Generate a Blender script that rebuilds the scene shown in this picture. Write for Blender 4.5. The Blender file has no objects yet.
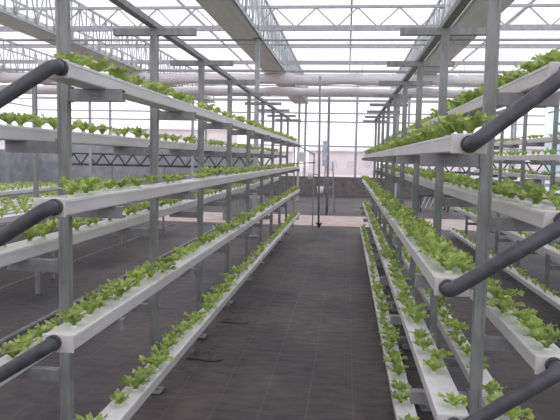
import bpy, math, random
from mathutils import Vector, Matrix
random.seed(7)
sc = bpy.context.scene
COL = sc.collection
EYE = 1.87          # camera height above the floor

# ------------------------------------------------------------------ materials
def nt(name):
    m = bpy.data.materials.new(name); m.use_nodes = True
    t = m.node_tree; t.nodes.clear()
    out = t.nodes.new('ShaderNodeOutputMaterial')
    return m, t, out
def noise_mix(t, c1, c2, scale, detail=4, stretch=(1, 1, 1), coord='Object', lo=.35, hi=.65):
    tc = t.nodes.new('ShaderNodeTexCoord'); mp = t.nodes.new('ShaderNodeMapping')
    mp.inputs['Scale'].default_value = stretch
    t.links.new(tc.outputs[coord], mp.inputs['Vector'])
    n = t.nodes.new('ShaderNodeTexNoise'); n.inputs['Scale'].default_value = scale; n.inputs['Detail'].default_value = detail
    t.links.new(mp.outputs[0], n.inputs['Vector'])
    r = t.nodes.new('ShaderNodeValToRGB')
    r.color_ramp.elements[0].position = lo; r.color_ramp.elements[1].position = hi
    r.color_ramp.elements[0].color = (*c1, 1); r.color_ramp.elements[1].color = (*c2, 1)
    t.links.new(n.outputs['Fac'], r.inputs['Fac'])
    return r, n
def simple(name, c1, c2, scale=6, rough=.6, metal=0, stretch=(1, 1, 1), bump=0, spec=.4):
    m, t, out = nt(name)
    b = t.nodes.new('ShaderNodeBsdfPrincipled')
    r, n = noise_mix(t, c1, c2, scale, stretch=stretch)
    t.links.new(r.outputs[0], b.inputs['Base Color'])
    b.inputs['Roughness'].default_value = rough; b.inputs['Metallic'].default_value = metal
    b.inputs['Specular IOR Level'].default_value = spec
    if bump:
        bp = t.nodes.new('ShaderNodeBump'); bp.inputs['Strength'].default_value = bump; bp.inputs['Distance'].default_value = .01
        t.links.new(n.outputs['Fac'], bp.inputs['Height']); t.links.new(bp.outputs[0], b.inputs['Normal'])
    t.links.new(b.outputs[0], out.inputs['Surface'])
    return m
M = {}
M['steel'] = simple('galvanised_steel', (.24, .25, .25), (.34, .35, .35), 25, .55, .15, (1, 1, .25))
M['steel_dark'] = simple('weathered_steel', (.25, .25, .265), (.33, .33, .345), 18, .6, .15)
M['roof_steel'] = simple('roof_steel', (.40, .41, .43), (.50, .51, .53), 10, .55, .15)
M['girder'] = simple('girder_steel', (.34, .39, .39), (.50, .54, .54), 8, .5, .2)
M['gutter'] = simple('gutter_sheet', (.74, .73, .69), (.84, .83, .80), 3, .6, .1, (3, .4, 1))
M['pvc'] = simple('white_trough_pvc', (.62, .59, .605), (.70, .67, .68), 4, .38, 0, (2, .6, 2))
M['lid'] = simple('white_trough_lid', (.72, .72, .72), (.82, .82, .81), 14, .45)
M['cap'] = simple('trough_end_cap', (.64, .61, .61), (.72, .69, .685), 9, .4)
M['pipe'] = simple('black_pipe', (.055, .058, .066), (.10, .10, .115), 12, .42, 0)
M['pipe2'] = simple('grey_pipe', (.15, .155, .16), (.24, .245, .25), 12, .5, .2)
M['plug'] = simple('sponge_plug', (.70, .72, .62), (.84, .84, .78), 40, .9)
M['concrete'] = simple('concrete_path', (.48, .39, .36), (.60, .50, .47), 3, .85, 0, bump=.2)
M['lowwall'] = simple('low_brick_render', (.16, .135, .135), (.25, .215, .21), 4, .9, 0, bump=.3)
M['panel'] = simple('blue_grey_panel', (.30, .31, .34), (.42, .43, .46), 2, .8)
M['film'] = simple('rolled_film', (.70, .68, .69), (.84, .82, .83), 4, .6, 0, (.5, 6, 6), bump=.3)
M['plastic'] = simple('white_plastic', (.75, .75, .76), (.85, .85, .85), 10, .5)
M['bluefilm'] = simple('bluish_film', (.50, .56, .68), (.62, .67, .78), 8, .5)
M['rib'] = simple('dark_tray', (.05, .05, .055), (.09, .09, .095), 10, .6)
M['outground'] = simple('outside_ground', (.42, .38, .36), (.55, .50, .48), .3, .95)
M['build'] = simple('distant_render_hazed', (.54, .50, .56), (.66, .61, .66), .5, .9)  # haze over the distant buildings is put into this pale colour
M['build2'] = simple('distant_pink_render_hazed', (.62, .55, .58), (.72, .65, .67), .5, .9)  # pinker walls, paled by the same painted haze
M['winfar'] = simple('distant_window_hazed', (.50, .47, .53), (.56, .53, .58), 2, .6)  # lightened towards the walls: painted haze lowers the contrast
M['sapling'] = simple('sapling_leaves', (.03, .06, .02), (.06, .10, .03), 30, .8)

# glass: mostly see-through, slightly milky, so that it scatters some daylight
def glass(name, tint, milky, mcol):
    m, t, out = nt(name)
    tr = t.nodes.new('ShaderNodeBsdfTransparent'); tr.inputs[0].default_value = (*tint, 1)
    tl = t.nodes.new('ShaderNodeBsdfTranslucent')
    r, n = noise_mix(t, tuple(c * .94 for c in mcol), mcol, .8, stretch=(1, 1, 1))
    t.links.new(r.outputs[0], tl.inputs[0])
    mx = t.nodes.new('ShaderNodeMixShader'); mx.inputs[0].default_value = milky
    t.links.new(tr.outputs[0], mx.inputs[1]); t.links.new(tl.outputs[0], mx.inputs[2])
    t.links.new(mx.outputs[0], out.inputs['Surface'])
    return m
M['roofglass'] = glass('roof_glass', (.74, .725, .76), .5, (.88, .86, .90))
M['wallglass'] = glass('wall_glass', (.98, .98, 1.0), .12, (.92, .92, .95))
M['sideglass'] = glass('side_glass', (.60, .86, .90), .20, (.85, .95, .97))

# leaf: diffuse + translucent, colour varied from plant to plant and over the blade
def leafmat(name, dark, mid, light):
    m, t, out = nt(name)
    r, n = noise_mix(t, dark, light, 22, detail=3, lo=.30, hi=.72)
    e = r.color_ramp.elements.new(.5); e.color = (*mid, 1)
    hs = t.nodes.new('ShaderNodeHueSaturation')
    oi = t.nodes.new('ShaderNodeObjectInfo')
    mr = t.nodes.new('ShaderNodeMapRange'); mr.inputs['To Min'].default_value = .82; mr.inputs['To Max'].default_value = 1.18
    t.links.new(oi.outputs['Random'], mr.inputs['Value']); t.links.new(mr.outputs[0], hs.inputs['Value'])
    t.links.new(r.outputs[0], hs.inputs['Color'])
    d = t.nodes.new('ShaderNodeBsdfPrincipled'); d.inputs['Roughness'].default_value = .5; d.inputs['Specular IOR Level'].default_value = .3
    tl = t.nodes.new('ShaderNodeBsdfTranslucent')
    t.links.new(hs.outputs[0], d.inputs['Base Color']); t.links.new(hs.outputs[0], tl.inputs[0])
    mx = t.nodes.new('ShaderNodeMixShader'); mx.inputs[0].default_value = .38
    t.links.new(d.outputs[0], mx.inputs[1]); t.links.new(tl.outputs[0], mx.inputs[2])
    t.links.new(mx.outputs[0], out.inputs['Surface'])
    return m
M['leaf'] = leafmat('lettuce_leaf', (.21, .33, .07), (.43, .54, .15), (.70, .76, .34))

# woven weed-control mat: charcoal cloth, dusty patches, pale marker threads lengthways, creases across
def matmat():
    m, t, out = nt('weed_mat')
    b = t.nodes.new('ShaderNodeBsdfPrincipled'); b.inputs['Roughness'].default_value = .62; b.inputs['Specular IOR Level'].default_value = .35
    r, n = noise_mix(t, (.036, .036, .041), (.135, .112, .104), .7, detail=8, stretch=(1.3, .8, 1), lo=.3, hi=.75)
    r2, n2 = noise_mix(t, (.72, .72, .74), (1.2, 1.18, 1.16), 6, detail=8, stretch=(1, 1.7, 1), lo=.3, hi=.7)
    mul = t.nodes.new('ShaderNodeMix'); mul.data_type = 'RGBA'; mul.blend_type = 'MULTIPLY'; mul.inputs[0].default_value = 1
    t.links.new(r.outputs[0], mul.inputs[6]); t.links.new(r2.outputs[0], mul.inputs[7])
    tc = t.nodes.new('ShaderNodeTexCoord'); sx = t.nodes.new('ShaderNodeSeparateXYZ'); t.links.new(tc.outputs['Object'], sx.inputs[0])
    wob = t.nodes.new('ShaderNodeTexNoise'); wob.inputs['Scale'].default_value = .5; t.links.new(tc.outputs['Object'], wob.inputs['Vector'])
    def mth(op, a, bb):
        k = t.nodes.new('ShaderNodeMath'); k.operation = op
        for i, v in enumerate((a, bb)):
            if isinstance(v, (int, float)): k.inputs[i].default_value = v
            else: t.links.new(v, k.inputs[i])
        return k.outputs[0]
    w = mth('MULTIPLY', wob.outputs['Fac'], .06)
    xx = mth('ADD', sx.outputs[0], w)
    xx = mth('ADD', xx, 30.09 - .03)
    fr = mth('FRACT', mth('DIVIDE', xx, .345), 0)
    dist = mth('ABSOLUTE', mth('SUBTRACT', fr, .5), 0)
    line = mth('LESS_THAN', dist, .016)
    mx = t.nodes.new('ShaderNodeMix'); mx.data_type = 'RGBA'
    t.links.new(mth('MULTIPLY', line, .13), mx.inputs[0]); t.links.new(mul.outputs[2], mx.inputs[6]); mx.inputs[7].default_value = (.30, .29, .29, 1)
    t.links.new(mx.outputs[2], b.inputs['Base Color'])
    bp = t.nodes.new('ShaderNodeBump'); bp.inputs['Strength'].default_value = .7; bp.inputs['Distance'].default_value = .03
    t.links.new(n2.outputs['Fac'], bp.inputs['Height']); t.links.new(bp.outputs[0], b.inputs['Normal'])
    t.links.new(b.outputs[0], out.inputs['Surface'])
    return m
M['mat'] = matmat()

# ------------------------------------------------------------------ mesh helpers
class MB:
    def __init__(s): s.v = []; s.f = []
    def add(s, v, f):
        o = len(s.v); s.v += [tuple(p) for p in v]; s.f += [tuple(i + o for i in q) for q in f]; return s
    def box(s, x0, x1, y0, y1, z0, z1):
        return s.add([(x0, y0, z0), (x1, y0, z0), (x1, y1, z0), (x0, y1, z0), (x0, y0, z1), (x1, y0, z1), (x1, y1, z1), (x0, y1, z1)],
                     [(0, 3, 2, 1), (4, 5, 6, 7), (0, 1, 5, 4), (1, 2, 6, 5), (2, 3, 7, 6), (3, 0, 4, 7)])
    def prism(s, prof, axis, a, b):     # profile (p,q) extruded along an axis: 'x': (y,z) 'y': (x,z) 'z': (x,y)
        n = len(prof)
        def P(p, q, c): return {'x': (c, p, q), 'y': (p, c, q), 'z': (p, q, c)}[axis]
        v = [P(p, q, a) for p, q in prof] + [P(p, q, b) for p, q in prof]
        f = [(i, (i + 1) % n, n + (i + 1) % n, n + i) for i in range(n)] + [tuple(range(n))[::-1], tuple(range(n, 2 * n))]
        return s.add(v, f)
    def bar(s, p, q, w, h=None):        # rectangular bar between two points
        h = h or w; p = Vector(p); q = Vector(q); d = (q - p).normalized()
        up = Vector((0, 0, 1)) if abs(d.z) < .95 else Vector((0, 1, 0))
        a = d.cross(up).normalized() * w / 2; b = a.cross(d).normalized() * h / 2
        v = [p - a - b, p + a - b, p + a + b, p - a + b, q - a - b, q + a - b, q + a + b, q - a + b]
        return s.add(v, [(0, 3, 2, 1), (4, 5, 6, 7), (0, 1, 5, 4), (1, 2, 6, 5), (2, 3, 7, 6), (3, 0, 4, 7)])
    def tube(s, pts, r, n=12):          # round tube along a polyline, r a number or a list
        pts = [Vector(p) for p in pts]; rs = r if isinstance(r, (list, tuple)) else [r] * len(pts)
        rings = []; prev = None
        for i, p in enumerate(pts):
            d = (pts[min(i + 1, len(pts) - 1)] - pts[max(i - 1, 0)]).normalized()
            if prev is None:
                up = Vector((0, 0, 1)) if abs(d.z) < .9 else Vector((1, 0, 0)); a = d.cross(up).normalized()
            else: a = (prev - d * prev.dot(d)).normalized()
            prev = a; b = d.cross(a)
            rings.append([p + (a * math.cos(t) + b * math.sin(t)) * rs[i] for t in [2 * math.pi * k / n for k in range(n)]])
        v = [q for g in rings for q in g]; f = []
        for i in range(len(pts) - 1):
            for k in range(n): f.append((i * n + k, i * n + (k + 1) % n, (i + 1) * n + (k + 1) % n, (i + 1) * n + k))
        f.append(tuple(range(n))[::-1]); f.append(tuple(range((len(pts) - 1) * n, len(pts) * n)))
        return s.add(v, f)
    def mesh(s, name, mat, smooth=False):
        me = bpy.data.meshes.new(name); me.from_pydata(s.v, [], s.f); me.materials.append(mat)
        if smooth:
            for p in me.polygons: p.use_smooth = len(p.vertices) == 4
        me.update(); return me
    def build(s, name, mat, parent=None, smooth=False, bevel=0):
        return put(name, s.mesh(name, mat, smooth), parent, bevel)
def put(name, me, parent=None, bevel=0):
    o = bpy.data.objects.new(name, me); COL.objects.link(o)
    if parent: o.parent = parent
    if bevel:
        b = o.modifiers.new('bevel', 'BEVEL'); b.width = bevel; b.segments = 2; b.limit_method = 'ANGLE'
    return o
def tag(o, label=None, cat=None, group=None, kind=None):
    if label: o['label'] = label
    if cat: o['category'] = cat
    if group: o['group'] = group
    if kind: o['kind'] = kind
    return o
def empty(name, loc=(0, 0, 0)):
    o = bpy.data.objects.new(name, None); COL.objects.link(o); o.location = loc; o.empty_display_size = .1; return o
def rounded(points, r=.04, seg=5):       # polyline with rounded corners
    pts = [Vector(p) for p in points]; out = [pts[0]]
    for i in range(1, len(pts) - 1):
        a = (pts[i - 1] - pts[i]); b = (pts[i + 1] - pts[i]); k = min(r, a.length / 2.01, b.length / 2.01)
        p0 = pts[i] + a.normalized() * k; p1 = pts[i] + b.normalized() * k
        for j in range(seg + 1):
            t = j / seg; out.append(p0 * (1 - t) ** 2 + pts[i] * 2 * t * (1 - t) + p1 * t * t)
    out.append(pts[-1]); return out

# ------------------------------------------------------------------ camera
f_px, yaw, pit, rol = 606.76, .1079, .0861, .0203
def ray(u, v):
    u -= 280; v -= 210
    c, s = math.cos(rol), math.sin(rol); u, v = c * u + s * v, -s * u + c * v
    x, y, z = u / f_px, -v / f_px, 1.
    c, s = math.cos(pit), math.sin(pit); y, z = c * y - s * z, s * y + c * z
    c, s = math.cos(yaw), math.sin(yaw); x, z = c * x - s * z, s * x + c * z
    return Vector((x, z, y))
fw = ray(280, 210).normalized(); rt = (ray(281, 210) - ray(280, 210)).normalized(); up = (ray(280, 209) - ray(280, 210)).normalized()
cam = bpy.data.cameras.new('camera'); co = bpy.data.objects.new('camera', cam); COL.objects.link(co)
mw = Matrix((rt, up, -fw)).transposed().to_4x4(); mw.translation = Vector((0, 0, EYE)); co.matrix_world = mw
cam.sensor_fit = 'HORIZONTAL'; cam.sensor_width = 36; cam.lens = f_px / 560 * 36; cam.clip_start = .05; cam.clip_end = 500
sc.camera = co
def project(p):
    d = Vector(p) - Vector((0, 0, EYE)); z = d.dot(fw)
    if z <= .05: return None
    return 280 + f_px * d.dot(rt) / z, 210 - f_px * d.dot(up) / z, z

# ------------------------------------------------------------------ setting
XL, XR, YB, YF = -16.6, 9.55, -3.0, 31.0
# floor cloth: gently creased where people walk
fl = MB(); NX, NY = 70, 200
def fz(x, y):
    return .006 * math.sin(y * 5.1 + 1.7 * math.sin(x * 2.3)) * (.5 + .5 * math.sin(x * 1.9 + y * .7)) + .004 * math.sin(y * 11 + x * 3.1) - .010
for j in range(NY + 1):
    for i in range(NX + 1):
        x = XL + (XR - XL) * i / NX; y = YB + (YF - YB) * j / NY
        fl.v.append((x, y, fz(x, y)))
for j in range(NY):
    for i in range(NX):
        a = j * (NX + 1) + i; fl.f.append((a, a + 1, a + NX + 2, a + NX + 1))
fo = fl.build('floor', M['mat'], smooth=True); tag(fo, kind='structure')
path = MB().box(XL, XR, 16.65, 19.6, -.02, .03).build('floor_path', M['concrete'], bevel=.008)
tag(path, kind='structure')
g = MB().box(-140, 140, -60, 160, -.25, -.06).build('ground_outside', M['outground']); tag(g, kind='structure')
# low wall under the far glazing, window bays above it
tag(MB().box(XL, XR, YF, YF + .2, -.05, .95).build('wall_far', M['lowwall'], bevel=.01), kind='structure')
tag(MB().box(XL, -4.73, YF - .02, YF + .18, -.05, 2.42).build('wall_far_panel', M['panel']), kind='structure')
tag(MB().box(XL - .2, XL, YB, YF + .2, -.05, 2.0).build('wall_left', M['panel']), kind='structure')
tag(MB().box(XR, XR + .2, YB, YF + .2, -.05, .5).build('wall_right', M['lowwall']), kind='structure')
tag(MB().box(XL - .2, XR + .2, YB - .2, YB, -.05, 1.9).build('wall_near', M['lowwall']), kind='structure')  # unseen, behind the camera; solid part added to dim low frontal light
HW = 5.65
wn = 0
def window(p0, p1, z0, z1, rails, gmat, w=.11):
    global wn; wn += 1
    p0 = Vector(p0); p1 = Vector(p1); e = empty('window_%d' % wn, (p0 + p1) / 2 * 1.0); tag(e, kind='structure')
    L = e.location
    a = MB(); q0 = p0 - L; q1 = p1 - L
    a.bar(q0 + Vector((0, 0, z0)), q0 + Vector((0, 0, z1)), w)
    a.build('window_frame', M['roof_steel'], e)
    b = MB()
    for z in rails:
        b.bar(q0 + Vector((0, 0, z)), q1 + Vector((0, 0, z)), .05, .07)
    b.build('window_rail', M['roof_steel'], e)
    d = (q1 - q0).normalized(); n = Vector((-d.y, d.x, 0)) * .04
    a0 = q0 + n; a1 = q1 + n; c = MB()
    c.add([a0 + Vector((0, 0, z0)), a1 + Vector((0, 0, z0)), a1 + Vector((0, 0, z1)), a0 + Vector((0, 0, z1))], [(0, 1, 2, 3)])
    c.build('window_glass', gmat, e)
xs = [-2.15 + 2.58 * k for k in range(-6, 5)]
xs = [x for x in xs if XL < x < XR]; xs = [XL] + xs + [XR]
for a_, b_ in zip(xs, xs[1:]): window((a_, YF + .1, 0), (b_, YF + .1, 0), .95, HW, (2.50, 3.72, 4.15, 4.82, HW), M['wallglass'])
ys = [YB + 3.4 * k for k in range(11)]
for a_, b_ in zip(ys, ys[1:]):
    window((XR + .1, a_, 0), (XR + .1, b_, 0), .5, HW, (1.8, 3.0, 4.3, HW), M['sideglass'], .10)
    window((XL - .1, a_, 0), (XL - .1, b_, 0), 2.0, HW, (3.0, 4.3, HW), M['wallglass'], .10)
xs2 = [XL + (XR - XL) * k / 6 for k in range(7)]
for a_, b_ in zip(xs2, xs2[1:]): window((a_, YB - .1, 0), (b_, YB - .1, 0), 1.9, HW, (4.0, HW), M['wallglass'])
# pitched glass roof, one ridge per bay between gutters
GX = [-11.9, -7.15, -2.41, 2.42, 7.15]
edges = [XL - .1] + GX + [XR + .1]
for i, (a_, b_) in enumerate(zip(edges, edges[1:])):
    last = i == len(edges) - 2
    mid = b_ if last else (a_ + b_) / 2; zr_ = HW + .55 if not last else HW + .5
    m = MB(); m.add([(a_, YB - .2, HW), (a_, YF + .2, HW), (mid, YF + .2, zr_), (mid, YB - .2, zr_)], [(0, 1, 2, 3)])
    if not last: m.add([(mid, YB - .2, zr_), (mid, YF + .2, zr_), (b_, YF + .2, HW), (b_, YB - .2, HW)], [(0, 1, 2, 3)])
    tag(m.build('ceiling_glass_%d' % (i + 1), M['roofglass']), kind='structure')
    t = MB(); t.bar((mid, YB, zr_ - .05), (mid, YF, zr_ - .05), .05, .06)
    tag(t.build('trim_%d' % (i + 1), M['roof_steel']), kind='structure')

# outside, seen over the low wall
blds = [(-11, 66, 9, 2.6, 'build'), (-.6, 78, 8.6, 2.9, 'build2'), (9.5, 72, 9, 2.5, 'build'), (-22, 80, 12, 5.4, 'build2'), (24, 84, 14, 5.0, 'build'), (-40, 76, 16, 4.4, 'build')]
bl_lab = ['mauve grey low building beyond the far glazing, left of the aisle', 'pale pink low building straight beyond the end of the aisle',
          'mauve grey low building beyond the far glazing, just right of the aisle', 'pale pink wide building beyond the far glazing, behind the left rack',
          'mauve grey wide building beyond the far glazing, behind the right rack', 'mauve grey building farthest left beyond the glazing']
for (x, y, w, h, mm), lb in zip(blds, bl_lab):
    e = empty('distant_building', (x, y, -.06)); tag(e, lb, 'building', 'low buildings outside beyond the far glazing')
    MB().box(-w / 2, w / 2, 0, 8, 0, h).build('walls', M[mm], e)
    MB().prism([(-.5, h), (8.5, h), (4, h + .6)], 'x', -w / 2 - .3, w / 2 + .3).build('roof', M['build2' if mm == 'build' else 'build'], e)
    k = int(w / 2)
    for q in range(k):
        cx = -w / 2 + (q + .5) * w / k
        MB().box(cx - .45, cx + .45, -.05, .02, .9, 1.7).build('window', M['winfar'], e)

# ------------------------------------------------------------------ overhead steelwork
TZ = EYE + 2.72       # underside of gutter / truss level
side_name = ['far left', 'second left', 'left', 'right', 'far right']
g_lab = ['grey sheet roof gutter farthest to the left, beyond all the racks', 'pale roof gutter high over the left aisle, behind the tall left post',
         'wide pale roof gutter running overhead just left of the centre aisle', 'wide pale roof gutter running overhead above the right rack',
         'grey roof gutter farthest to the right, near the side glazing']
gd_lab = ['lattice girder under the farthest left roof gutter', 'lattice girder beside the roof gutter behind the tall left post',
          'grey green lattice girder beside the roof gutter left of the centre aisle', 'lattice girder beside the roof gutter above the right rack',
          'lattice girder beside the farthest right roof gutter']
for i, gx in enumerate(GX):
    w = .315
    p = [(-w, 0), (w, 0), (w + .02, .16), (w, .16), (w - .02, .02), (-w + .02, .02), (-w, .16), (-w - .02, .16)]
    gt = MB().prism(p, 'y', YB + .1, YF - .1).build('roof_gutter', M['gutter']); gt.location = (gx, 0, TZ)
    # stiffening ribs under the gutter are part of the folded sheet
    tag(gt, g_lab[i], 'gutter', 'roof gutters')
    s = 1 if gx < 0 else -1
    e = empty('lattice_girder', (gx + s * (w + .05), 0, TZ)); tag(e, gd_lab[i], 'girder', 'lattice girders beside the gutters')
    MB().bar((0, YB + .1, .02), (0, YF - .1, .02), .05, .06).build('bottom_chord', M['girder'], e)
    MB().bar((0, YB + .1, 1.02), (0, YF - .1, 1.02), .05, .06).build('top_chord', M['girder'], e)
    wb = MB(); y = YB + .3; k = 0
    while y < YF - .5:
        wb.bar((0, y, .02), (0, y, 1.02), .03); wb.bar((0, y, .02 if k % 2 else 1.02), (0, y + .42, 1.02 if k % 2 else .02), .025)
        y += .42; k += 1
    wb.build('lattice', M['girder'], e)
# columns
n_ = 0
for yy, row in ((14.1, 0), (26.6, 1), (1.6, 2)):
    for i, gx in enumerate(GX):
        if row == 2 and abs(gx) < 3: continue
        if row == 2 and abs(gx) < 8: continue
        s = 1 if gx < 0 else -1
        lab = {0: 'square steel column in the middle row, under the %s gutter' % side_name[i], 1: 'square steel column near the far wall, under the %s gutter' % side_name[i],
               2: 'square steel column nearest the near end, under the %s gutter' % side_name[i]}[row]
        if i == 2 and row == 0: lab = 'grey mauve steel column rising behind the left rack to the wide gutter'
        e = empty('support_column', (gx + s * .29, yy, 0)); tag(e, lab, 'column', 'steel columns under the gutters', 'thing')
        MB().box(-.05, .05, -.05, .05, 0, TZ).build('shaft', M['roof_steel'], e)
        MB().box(-.12, .12, -.12, .12, -.0, .015).build('base_plate', M['steel'], e)
        MB().box(-.09, .09, -.09, .09, TZ - .02, TZ - .001).build('top_plate', M['steel'], e)
# transverse lattice trusses, five metres apart
tr_lab = ['roof truss directly above and behind the viewer', 'roof truss above the near posts', 'roof truss above the middle of the racks', 'zigzag roof truss nearest in view, crossing the top of the picture',
          'second zigzag roof truss, just above the rolled film', 'third roof truss, beyond the rolled film', 'last roof truss, close to the far glazing']
for k, yy in enumerate((-.9, 4.1, 9.1, 14.1, 19.1, 24.1, 29.1)):
    e = empty('roof_truss', (0, yy, EYE)); tag(e, tr_lab[k], 'truss', 'roof trusses crossing the greenhouse')
    MB().bar((XL, 0, 2.95), (XR, 0, 2.95), .06, .12).build('bottom_chord', M['roof_steel'], e)
    MB().bar((XL, 0, 3.42), (XR, 0, 3.42), .06, .06).build('top_chord', M['roof_steel'], e)
    z = MB(); x = XL; j = 0
    while x < XR - .5 and k < 4:
        z.bar((x, 0, 2.97 if j % 2 else 3.40), (x + .465, 0, 3.40 if j % 2 else 2.97), .028); x += .465; j += 1
    if k < 4: z.build('zigzag_bracing', M['roof_steel'], e)
    # round tie pipe and thin curtain wire below
    MB().tube([(XL, .12, 2.71), (XR, .12, 2.71)], .03, 8).build('tie_pipe', M['roof_steel'], e, True)
    MB().tube([(XL, .3, 2.64), (XR, .3, 2.64)], .009, 6).build('wire', M['roof_steel'], e, True)
pw = 0
for yy, zz, lb in ((16.6, 3.02, 'thin steel curtain wire between the first two roof trusses'), (11.6, 3.1, 'thin steel curtain wire in front of the nearest roof truss'), (21.6, 3.0, 'thin steel curtain wire beyond the rolled film')):
    o = MB().tube([(XL, yy, EYE + zz), (XR, yy, EYE + zz)], .012, 6).build('curtain_wire', M['steel'], smooth=True); tag(o, lb, 'wire', 'curtain wires')
# rolled screens across the greenhouse
def roll(y, z, r, lab):
    pts = []; n = 90; rr = []
    for i in range(n + 1):
        x = XL + .3 + (XR - XL - .6) * i / n
        pts.append((x, y, z - .04 * abs(math.sin(x * 1.3)) + .01 * math.sin(x * 9))); rr.append(r * (1 + .06 * math.sin(x * 5.3) + .05 * math.sin(x * 13)))
    e = empty('screen_roll', (0, 0, 0)); tag(e, lab, 'rolled film', 'rolled film across the greenhouse')
    MB().tube(pts, rr, 16).build('film', M['film'], e, True)
    t = MB()
    for i in range(9):
        x = XL + 1.5 + 3.1 * i; t.tube([(x, y, z + r * .9), (x, y, TZ + .2)], .008, 6)
    t.build('hanging_cord', M['steel'], e)
roll(19.45, EYE + 2.51, .172, 'thick pale roll of film hung across the greenhouse, the upper one')
roll(20.2, EYE + 2.20, .140, 'thinner pale roll of film hung just below the upper roll')

# ------------------------------------------------------------------ racks
S = 1.5; Z0 = 3.07; NP = 9; ARM = .32
RT = [EYE + .333, EYE - .272, EYE - .873, EYE - 1.475]     # arm tops on the side to the right of the posts
LT = [EYE + .034, EYE - .57, EYE - 1.17, EYE - 1.77]       # to the left, half a tier lower
LT_LEFT = [EYE + .060, EYE - .57, EYE - 1.17]                # the left rack's uppermost outer arms sit a little higher
TOPZ = EYE + .953
PW = .025
def cprof():                                                # lipped channel section (y, z) open to one side
    a, b, t = .026, .062, .006
    return [(-a, -b), (a, -b), (a, -b + .014), (a - t, -b + .014), (a - t, -b + t), (-a + t, -b + t), (-a + t, -t), (a - t, -t), (a - t, -.014), (a, -.014), (a, 0), (-a, 0)]
# open rectangular tube arm pointing to +x with a mounting bracket
def arm_mesh():
    m = MB(); x0, x1 = PW, ARM
    p = cprof(); n = len(p)
    m.add([(x0, q, r) for q, r in p] + [(x1, q, r) for q, r in p], [(i, n + i, n + (i + 1) % n, (i + 1) % n) for i in range(n)])
    m.add([(x0, q, r) for q, r in p], [tuple(range(n))]); m.add([(x1, q, r) for q, r in p], [tuple(range(n))])
    return m
ARMM = arm_mesh().mesh('arm', M['steel_dark'])
TOPARM = MB().box(-ARM, ARM, -.026, .026, -.05, 0).mesh('top_arm', M['steel'])
BR = MB().box(PW, PW + .012, -.035, .035, -.065, .015).add(*(lambda b: (b.v, b.f))(MB().tube([(PW, 0, -.05), (PW + .02, 0, -.05)], .008, 6))).mesh('bracket', M['steel'])
POST = MB().box(-PW, PW, -PW, PW, .006, TOPZ - .05)
# folded lips running up the post
POST.box(-PW - .003, -PW + .010, -PW - .004, -PW, .006, TOPZ - .05).box(PW - .010, PW + .003, -PW - .004, -PW, .006, TOPZ - .05)
POSTM = POST.mesh('post', M['steel'])
FOOT = MB().box(-.07, .07, -.07, .07, -.004, .006).mesh('foot_plate', M['steel_dark'])
def rack(X, label, rl, ll):
    e = empty('growing_rack', (X, 0, 0)); tag(e, label, 'rack', 'steel growing racks')
    for k in range(NP):
        y = Z0 + k * S
        p = put('post', POSTM, e); p.location = (0, y, 0)
        ft = put('foot_plate', FOOT, p)
        t = put('top_arm', TOPARM, e); t.location = (0, y, TOPZ)
        for z in rl:
            a = put('arm', ARMM, e); a.location = (0, y, z); put('bracket', BR, a)
        for z in ll:
            a = put('arm', ARMM, e); a.location = (0, y, z); a.scale = (-1 if z > .2 else -.86, 1, 1); put('bracket', BR, a)
    MB().box(-.03, .03, Z0 - 1.3, Z0 + (NP - 1) * S + .3, TOPZ, TOPZ + .045).build('top_rail', M['steel_dark'], e, bevel=.004)
    return e
TW, TH = .132, .074
TY1 = Z0 + (NP - 1) * S + .35
# left edge of each trough where it sits differently on its arms: (rack, side, tier) -> centre
CX = {(0, 1, 0): -1.305, (0, 1, 1): -1.265, (0, 1, 2): -1.243, (0, 1, 3): -1.225,
      (1, -1, 0): .492, (1, -1, 1): .458, (1, -1, 2): .492, (1, -1, 3): .447,
      (1, 1, 0): .880, (1, 1, 1): .872, (1, 1, 2): .872, (1, 1, 3): .915}
def trough(cx, zb, y0, label, group):
    e = empty('growing_trough', (cx, y0, zb)); tag(e, label, 'trough', group)
    w = TW / 2; L = TY1 - y0
    p = [(-w + .006, 0), (w - .006, 0), (w, .006), (w, TH - .014), (-w, TH - .014), (-w, .006)]
    MB().prism(p, 'y', .012, L - .012).build('channel', M['pvc'], e)
    q = [(-w - .003, TH - .014), (w + .003, TH - .014), (w + .003, TH - .003), (w - .003, TH), (-w + .003, TH), (-w - .003, TH - .003)]
    MB().prism(q, 'y', .012, L - .012).build('cover', M['lid'], e)
    for yy in (0, L - .013):
        MB().box(-w - .006, w + .006, yy, yy + .013, -.004, TH + .004).build('end_cap', M['cap'], e, bevel=.004)
    return e
RK = [  # X, rack phrase, right levels, left levels, near-end y right, near-end y left, label
    ('left rack', -1.478, 4, 3, [2.60, 2.47, 2.49, 2.50], [2.45, 2.45, 2.45], 'grey steel rack with white troughs along the left of the aisle'),
    ('right rack', .677, 4, 4, [2.62, 2.55, 2.55, 2.40], [2.55, 2.60, 2.60, 2.35], 'grey steel rack with white troughs along the right of the aisle'),
    ('second right rack', 2.93, 4, 4, [2.7] * 4, [2.4] * 4, 'second steel rack on the right, seen through the right rack'),
    ('third right rack', 5.15, 3, 3, [2.7] * 3, [2.4] * 3, 'third steel rack on the right, nearest the side glazing'),
]
TIER = ['top', 'second', 'third', 'bottom']
troughs = []      # name, cx, z_top, y0, density, scale
OFF = ARM - TW / 2 + .012
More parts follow.
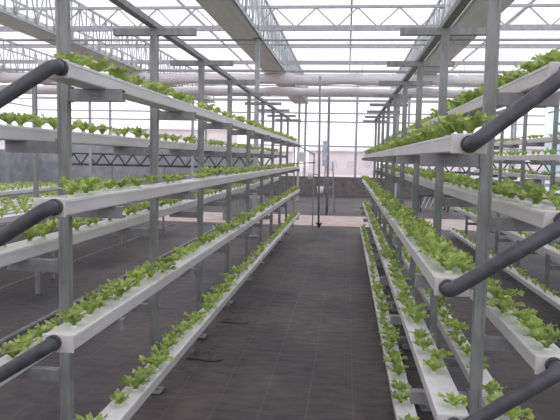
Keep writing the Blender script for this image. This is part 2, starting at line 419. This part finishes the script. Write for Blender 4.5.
for ri, (nm, X, nr, nl, yr, yl, lab) in enumerate(RK):
    LV = LT_LEFT if ri == 0 else LT
    rack(X, lab, RT[:nr], LV[:nl])
    for side, n, lev, ys_ in ((1, nr, RT, yr), (-1, nl, LV, yl)):
        aisle = (X < 0 and side == 1) or (X > 0 and side == -1)
        for k in range(n):
            cx = CX.get((ri, side, k), X + side * OFF)
            tier = TIER[k] if not (k == n - 1 and n == 3) else 'lowest'
            if k == 3: tier = 'lowest'
            ph = '%s %s trough, %s' % (tier, 'aisle' if aisle else 'outer', nm)
            trough(cx, lev[k] + .001, ys_[k], 'long white growing trough, %s %s one of the %s' % (tier, 'aisle-side' if aisle else 'outer-side', nm), 'troughs on the ' + nm)
            troughs.append((ph, cx, lev[k] + .001 + TH, ys_[k], ri, side, k))

# wide low benches on the left, each carrying six troughs side by side
for bi, (bx, blab) in enumerate(((-5.1, 'low steel bench nearest behind the left rack, carrying six white troughs'), (-7.95, 'middle low steel bench on the left, carrying six white troughs'), (-10.55, 'low steel bench farthest to the left, carrying six white troughs'))):
    e = empty('growing_bench', (bx, 3.0, 0)); tag(e, blab, 'bench', 'low growing benches on the left')
    HB = EYE - .915; L = TY1 - 3.0; w = .80
    fm = MB().box(-w, -w + .05, 0, L, HB - .07, HB).box(w - .05, w, 0, L, HB - .07, HB)
    y = 0
    while y < L: fm.box(-w + .05, w - .05, y, y + .04, HB - .05, HB); y += 1.38
    fm.build('bench_frame', M['steel_dark'], e)
    MB().box(-w + .01, -w + .04, .05, L - .05, .12, .15).box(w - .04, w - .01, .05, L - .05, .12, .15).build('foot_rail', M['pipe2'], e)
    y = .0
    while y < L:
        for sx in (-w + .025, w - .025): MB().box(sx - .022, sx + .022, y, y + .044, -.004, HB - .07).build('leg', M['steel_dark'], e)
        y += 2.76
    PN = ['first', 'second', 'third', 'fourth', 'fifth', 'sixth']
    for q in range(6):
        cx = bx + .68 - q * .272
        trough(cx, HB + .006, 3.0, 'low white trough, %s from the aisle on the %s' % (PN[q], ['nearest left bench', 'middle left bench', 'farthest left bench'][bi]), 'troughs on the low benches')
        troughs.append(('%s trough, %s' % (PN[q], ['nearest left bench', 'middle left bench', 'farthest left bench'][bi]), cx, HB + .006 + TH, 3.0, 4, 0, q))
e = empty('tee_post', (-4.05, 7.57, 0)); tag(e, 'slim tee-topped steel post standing beside the nearest low bench', 'post')
MB().box(-.025, .025, -.025, .025, -.004, EYE + .93).build('post', M['steel'], e)
MB().box(-.10, .16, -.022, .022, EYE + .93, EYE + .97).build('crossbar', M['steel_dark'], e)

# black drain pipes looping from an aisle trough end down or up to the outer trough end
def drain(p, q, lab):
    e = empty('drain_pipe', (0, 0, 0)); tag(e, lab, 'pipe', 'black drain pipes at the trough ends')
    P = Vector(p); Q = Vector(q); f = Vector((0, -.07, 0))
    MB().tube(rounded([P, P + f, Q + f, Q], .055, 7), .031, 16).build('hose', M['pipe'], e, True)
    for c in (P, Q):
        MB().tube([c + Vector((0, .0, 0)), c + Vector((0, -.02, 0))], .036, 16).build('collar', M['pipe'], e)
for nm, X, yR, yL, n in (('left rack', -1.478, RK[0][4], RK[0][5], 3), ('right rack', .677, RK[1][4], RK[1][5], 4)):
    for k in range(n):
        ri = 0 if X < 0 else 1
        r = (CX[(ri, 1, k)] + ((.04, .03, -.015)[k] if ri == 0 else 0), yR[k] - .002, RT[k] + .042)
        l = (CX.get((ri, -1, k), X - OFF) + (0 if ri == 0 else (0, -.02, 0, 0)[k]), yL[k] - .002, (LT if ri else LT_LEFT)[k] + (.036 if ri else (-.040, .016, .034)[k]))
        drain(r, l, 'dark grey drain pipe slanting across the end of the %s, %s one' % (nm, ['top', 'second', 'third', 'lowest'][k]))

# pipe rails on the floor of the left aisle
for x, z, r, lab in ((-2.86, .27, .026, 'grey pipe rail low beyond the left rack posts'),):
    e = empty('pipe_rail', (0, 0, 0)); tag(e, lab, 'pipe rail')
    MB().tube([(x, 2.0, z), (x, 15.5, z)], r, 10).build('rail', M['pipe2'], e, True)
    yy = 2.3
    while yy < 15.6:
        MB().box(x - .012, x + .012, yy - .012, yy + .012, -.004, z - r + .004).build('support', M['steel_dark'], e)
        yy += 1.62

# ------------------------------------------------------------------ lettuces
def leaf(m, az, length, width, lean, curl, ph, nu, nv, base=.006, z0=0):
    ca, sa = math.cos(az), math.sin(az); rows = []
    el = lean; r = base; z = z0; du = length / nu
    for i in range(nu + 1):
        u = i / nu
        w = width * (.16 + .84 * min(1, max(0, (u - .12) / .42)) ** .8) * math.sqrt(max(.0, 1 - max(0, (u - .68) / .36) ** 2))
        w = max(w, width * .12)
        row = []
        for j in range(nv + 1):
            v = -1 + 2 * j / nv
            ruf = abs(v) ** 1.3 * u * width * .6
            dz = ruf * math.sin(ph + u * 9 + v * 2.2) + .25 * width * v * v * u
            dr = ruf * .5 * math.cos(ph * 1.7 + u * 11)
            rr = r + dr - math.sin(el) * dz * .6; zz = z + dz * math.cos(el) + .0
            t = w * v
            row.append((ca * rr - sa * t, sa * rr + ca * t, max(zz, .004 + .004 * abs(math.sin(ph + u * 9)))))
        rows.append(row)
        r += math.cos(el) * du; z += math.sin(el) * du; el -= curl / nu
    v = [p for row in rows for p in row]; f = []
    for i in range(nu):
        for j in range(nv):
            a = i * (nv + 1) + j; f.append((a, a + 1, a + nv + 2, a + nv + 1))
    m.add(v, f)
def lettuce_mb(rng, nleaf, nu, nv):
    m = MB()
    for i in range(nleaf):
        inner = i >= nleaf * .6
        az = i * 2.4 + rng.uniform(-.35, .35)
        L = rng.uniform(.074, .105) * (.75 if inner else 1); W = rng.uniform(.016, .025) * (.85 if inner else 1)
        lean = rng.uniform(1.2, 1.5) if inner else rng.uniform(.85, 1.3)
        leaf(m, az, L, W, lean, rng.uniform(.7, 1.5), rng.uniform(0, 6), nu, nv, .004 if inner else .008, .004)
    # short pale crown joining the leaf stalks
    m.tube([(0, 0, -.003), (0, 0, .012)], [.010, .012], 6)
    return m
rng = random.Random(3)
HI = [lettuce_mb(rng, n, 8, 4).mesh('lettuce', M['leaf'], True) for n in (12, 14, 11, 15, 13, 16, 12)]
LO = [lettuce_mb(rng, n, 3, 2) for n in (7, 9, 8, 10)]
PLUG = MB().tube([(0, 0, -.0035), (0, 0, .005)], [.017, .016], 10).mesh('sponge_plug', M['plug'])
plants = []
for ti, (ph, cx, zt, y0, ri, side, k) in enumerate(troughs):
    r = random.Random(100 + ti)
    bushy = (ri == 1 and side == 1 and k < 3) or (ri == 1 and side == -1 and k < 2)
    step = (.19 if k == 2 and side == 1 else .15) if bushy else (.19 if ri < 2 else .21)
    y = y0 + .13
    while y < TY1 - .08:
        sc_ = r.uniform(.8, 1.15) * ((.95 if k == 0 and side == 1 else 1.15) if bushy else (1.0 if k > 1 else .98))
        if ri == 0 and side == 1 and k >= 2: sc_ *= r.uniform(.85, 1.3)
        if r.random() > (.03 if bushy else .07):
            plants.append((ti, cx + r.uniform(-.03, .03), y + r.uniform(-.03, .03), zt, sc_, r.uniform(0, 6.28), r.randrange(100)))
        y += step
def vis(p):
    q = project((p[1], p[2], p[3] + .04))
    if not q or not (2 < q[0] < 558 and 2 < q[1] < 418): return 0
    s = p[4] / q[2]
    # seen from below (trough above the eye): only the leaf tops show
    if p[3] > EYE: s *= .8
    if troughs[p[0]][4] >= 2: s *= .55
    return s
order = sorted(range(len(plants)), key=lambda i: -vis(plants[i]))
near = set(i for i in order[:300] if vis(plants[i]) > 0)
ORD = ['first', 'second', 'third', 'fourth', 'fifth', 'sixth', 'seventh', 'eighth', 'ninth', 'tenth', 'eleventh', 'twelfth', 'thirteenth', 'fourteenth', 'fifteenth', 'sixteenth', 'seventeenth', 'eighteenth', 'nineteenth', 'twentieth']
TENS = {20: 'twenty', 30: 'thirty', 40: 'forty', 50: 'fifty', 60: 'sixty'}
def ordinal(n):
    if n <= 20: return ORD[n - 1]
    if n % 10 == 0: return {30: 'thirtieth', 40: 'fortieth', 50: 'fiftieth', 60: 'sixtieth', 70: 'seventieth'}[n]
    return TENS[n // 10 * 10] + '-' + ORD[n % 10 - 1]
cnt = {}
stuff = MB()
for i, (ti, x, y, z, s, a, vi) in enumerate(plants):
    if i in near:
        cnt[ti] = cnt.get(ti, 0) + 1
        o = bpy.data.objects.new('lettuce', HI[vi % 7]); COL.objects.link(o)
        o.location = (x, y, z + .004); o.rotation_euler = (0, 0, a); o.scale = (s, s, s * (.92 + (vi % 5) * .07))
        pl = bpy.data.objects.new('sponge_plug', PLUG); COL.objects.link(pl); pl.parent = o
        ad = 'small' if s < .88 else ('bushy' if s > 1.18 else 'leafy')
        tag(o, '%s green lettuce, %s in view from near end, %s' % (ad, ordinal(cnt[ti]), troughs[ti][0]), 'lettuce', 'lettuces in the ' + troughs[ti][0].replace(',', ' of the'))
    else:
        m = LO[vi % 4]; c, sn = math.cos(a), math.sin(a)
        stuff.add([(x + s * (c * p[0] - sn * p[1]), y + s * (sn * p[0] + c * p[1]), z + .004 + s * p[2]) for p in m.v], m.f)
so = stuff.build('lettuces', M['leaf'], smooth=True)
tag(so, 'rows of small green lettuces farther along the troughs of all the racks', 'lettuces', kind='stuff')

# ------------------------------------------------------------------ things at the end of the aisle
def F(x, y, Y): return (x, y, Y + EYE)
# two slim poles with white pots on brackets
e = empty('planter_pole', (-.72, 16.5, 0)); tag(e, 'slim grey pole with a white pot, standing before the concrete path', 'pole', 'slim poles at the end of the aisle')
MB().tube([(0, 0, -.005), (-.06, 0, EYE + 2.2)], .03, 10).build('pole', M['steel'], e, True)
MB().tube([(0, 0, 1.42), (-.22, 0, 1.45)], .012, 8).build('bracket', M['steel'], e)
pt = MB().tube([(-.24, 0, 1.30), (-.24, 0, 1.46)], [.07, .095], 14).build('pot', M['plastic'], e, True)
sp = MB()
for i in range(14): leaf(sp, i * 2.4, .16, .02, 1.2, .8, i, 4, 2)
sp_o = sp.build('weed_tuft', M['sapling']); sp_o.location = (-.70, 16.38, 0); tag(sp_o, 'small dark weed tuft at the foot of the slim pole', 'weed')
e = empty('planter_pole', (-.63, 20.6, 0)); tag(e, 'slim grey pole with white pot and pale blue film, beyond the path', 'pole', 'slim poles at the end of the aisle')
MB().tube([(0, 0, -.005), (-.02, 0, EYE + 2.05)], .045, 10).build('pole', M['steel_dark'], e, True)
MB().tube([(0, 0, .88), (-.22, 0, .95)], .015, 8).build('bracket', M['steel'], e)
MB().tube([(-.24, 0, .70), (-.24, 0, .92)], [.09, .12], 14).build('pot', M['plastic'], e, True)
fm = MB()
for i in range(9):
    t_ = i / 8
    for s_ in (0, 1): fm.v.append((-.20 + s_ * .17 + .01 * math.sin(i * 2), -.05 + .02 * math.sin(i * 1.7 + s_), EYE + .60 - t_ * .85))
for i in range(8): fm.f.append((2 * i, 2 * i + 1, 2 * i + 3, 2 * i + 2))
fo_ = fm.build('plastic_film', M['bluefilm'], e)
sd = fo_.modifiers.new('s', 'SOLIDIFY'); sd.thickness = .012
# diagonal stays of a folding ladder frame leaning by the second pole
e = empty('ladder', (-.25, 20.9, 0)); tag(e, 'grey steel stepladder standing beyond the path at the aisle end', 'ladder')
for s_ in (-1, 1):
    MB().bar((s_ * .20 - .35, -.25, 0), (s_ * .12 - .35, .0, 1.75), .035).build('front_rail', M['steel_dark'], e)
    MB().bar((s_ * .22 - .35, .45, 0), (s_ * .12 - .35, .03, 1.75), .03).build('rear_rail', M['steel_dark'], e)
for i in range(5):
    z = .28 + i * .3; u = z / 1.75
    MB().box(-.35 - .19 + .06 * u, -.35 + .19 - .06 * u, -.25 + .25 * u - .03, -.25 + .25 * u + .05, z, z + .025).build('step', M['steel'], e)
# frame at the far end of the left rack with a white bag in it
e = empty('hanging_frame', (-1.16, 16.0, 0)); tag(e, 'dark square frame holding a white bag, past the left rack end', 'frame')
fr = MB(); 
for p, q in (((-.22, 0, 1.72), (-.22, 0, 2.25)), ((-.22, 0, 1.72), (.33, 0, 1.76)), ((-.22, 0, 2.25), (.30, 0, 1.96)), ((.30, 0, 0), (.30, 0, 2.0)), ((-.22, 0, 0), (-.22, 0, 1.72))): fr.bar(p, q, .03)
fr.build('frame_bars', M['steel_dark'], e)
MB().prism([(-.17, 1.78), (.08, 1.77), (.06, 2.02), (-.15, 2.05)], 'y', -.03, .03).build('white_bag', M['plastic'], e, bevel=.015)
# rucked folds where the ground cloth has slipped from under the left rack
for (u, v, ln, hh, lb) in ((205, 357, .34, .055, 'rucked dark fold of ground cloth beside the left rack, the nearer one'), (236, 321, .30, .04, 'rucked dark fold of ground cloth beside the left rack, the farther one')):
    r_ = ray(u, v); t_ = -EYE / r_.z; m = MB(); nx, ny = 14, 8
    for a in range(nx + 1):
        for b in range(ny + 1):
            q = b / ny; p = a / nx; h = hh * math.sin(math.pi * p) ** .6 * math.sin(math.pi * q) ** 1.3 * (.75 + .25 * math.sin(p * 14))
            m.v.append((ln * (p - .5), .16 * (q - .5) + .02 * math.sin(p * 7) + h * .7, h + .001))
    for a in range(nx):
        for b in range(ny): k = a * (ny + 1) + b; m.f.append((k, k + ny + 1, k + ny + 2, k + 1))
    o = m.build('cloth_fold', M['mat'], smooth=True); o.location = (r_.x * t_, r_.y * t_, 0); tag(o, lb, 'cloth fold')
# galvanised tank and slatted bench beyond the racks
e = empty('water_tank', (-3.0, 17.6, .03)); tag(e, 'low grey galvanised water tank on the path behind the left rack', 'tank')
tk = MB(); a, b, h = .52, .45, .66
tk.box(-a, a, -b, b, 0, .03).box(-a, -a + .03, -b, b, .03, h).box(a - .03, a, -b, b, .03, h).box(-a + .03, a - .03, -b, -b + .03, .03, h).box(-a + .03, a - .03, b - .03, b, .03, h)
tk.build('tank_walls', M['steel'], e, bevel=.006)
rm = MB(); rm.box(-a - .03, a + .03, -b - .03, -b + .03, h, h + .03).box(-a - .03, a + .03, b - .03, b + .03, h, h + .03).box(-a - .03, -a + .03, -b + .03, b - .03, h, h + .03).box(a - .03, a + .03, -b + .03, b - .03, h, h + .03)
rm.build('rim', M['roof_steel'], e)
e = empty('slatted_bench', (3.25, 23.2, 0)); tag(e, 'dark bench with pale slanting slats beyond the right rack', 'bench')
for sx in (-.5, .5):
    for sy in (-.4, .4): MB().box(sx - .03, sx + .03, sy - .03, sy + .03, 0, .55).build('leg', M['rib'], e)
MB().box(-.56, .56, -.46, .46, .55, .62).build('bench_top', M['rib'], e)
for i in range(6):
    MB().bar((-.5 + i * .16, -.50, .14), (-.33 + i * .16, -.50, .54), .05, .02).build('slat', M['plastic'], e)
MB().box(-.56, .56, .2, .25, .62, 1.05).build('back_board', M['rib'], e)
# low lattice beams far across on the left and right
for x0, x1, lab in ((-13.5, -3.2, 'low zigzag lattice rail far off behind the left racks'), (3.4, 8.8, 'low zigzag lattice rail far off behind the right racks')):
    e = empty('lattice_rail', (0, 27.4, EYE)); tag(e, lab, 'railing', 'low lattice rails near the far wall')
    MB().bar((x0, 0, 0), (x1, 0, 0), .05, .07).build('top_bar', M['rib'], e); MB().bar((x0, 0, -.5), (x1, 0, -.5), .05, .10).build('bottom_bar', M['rib'], e)
    z = MB(); x = x0; j = 0
    while x < x1 - .3: z.bar((x, 0, -.5 if j % 2 else 0), (x + .36, 0, 0 if j % 2 else -.5), .055); x += .36; j += 1
    z.build('zigzag_bracing', M['rib'], e)
    x = x0 + .1
    while x < x1:
        MB().box(x - .03, x + .03, -.03, .03, -EYE, -.55).build('support', M['steel_dark'], e); x += 2.5

# ------------------------------------------------------------------ light
w = bpy.data.worlds.new('overcast'); sc.world = w; w.use_nodes = True
t = w.node_tree; bg = t.nodes['Background']
tc = t.nodes.new('ShaderNodeTexCoord'); sx = t.nodes.new('ShaderNodeSeparateXYZ'); t.links.new(tc.outputs['Generated'], sx.inputs[0])
rp = t.nodes.new('ShaderNodeValToRGB'); rp.color_ramp.elements[0].position = .0; rp.color_ramp.elements[0].color = (1, .965, .98, 1)
rp.color_ramp.elements[1].position = .6; rp.color_ramp.elements[1].color = (.96, .95, 1, 1)
t.links.new(sx.outputs[2], rp.inputs[0]); t.links.new(rp.outputs[0], bg.inputs['Color']); bg.inputs['Strength'].default_value = 1.35
sun = bpy.data.lights.new('sun', 'SUN'); sun.energy = .6; sun.angle = 1.2; sun.color = (1, .97, .93)
so2 = bpy.data.objects.new('sun', sun); COL.objects.link(so2); so2.rotation_euler = (math.radians(35), math.radians(20), 0)
vs = sc.view_settings; vs.view_transform = 'Standard'; vs.look = 'None'; vs.exposure = .26; vs.gamma = 1; vs.use_curve_mapping = False
sc.cycles.max_bounces = 8; sc.cycles.diffuse_bounces = 4; sc.cycles.transparent_max_bounces = 12; sc.cycles.use_denoising = True
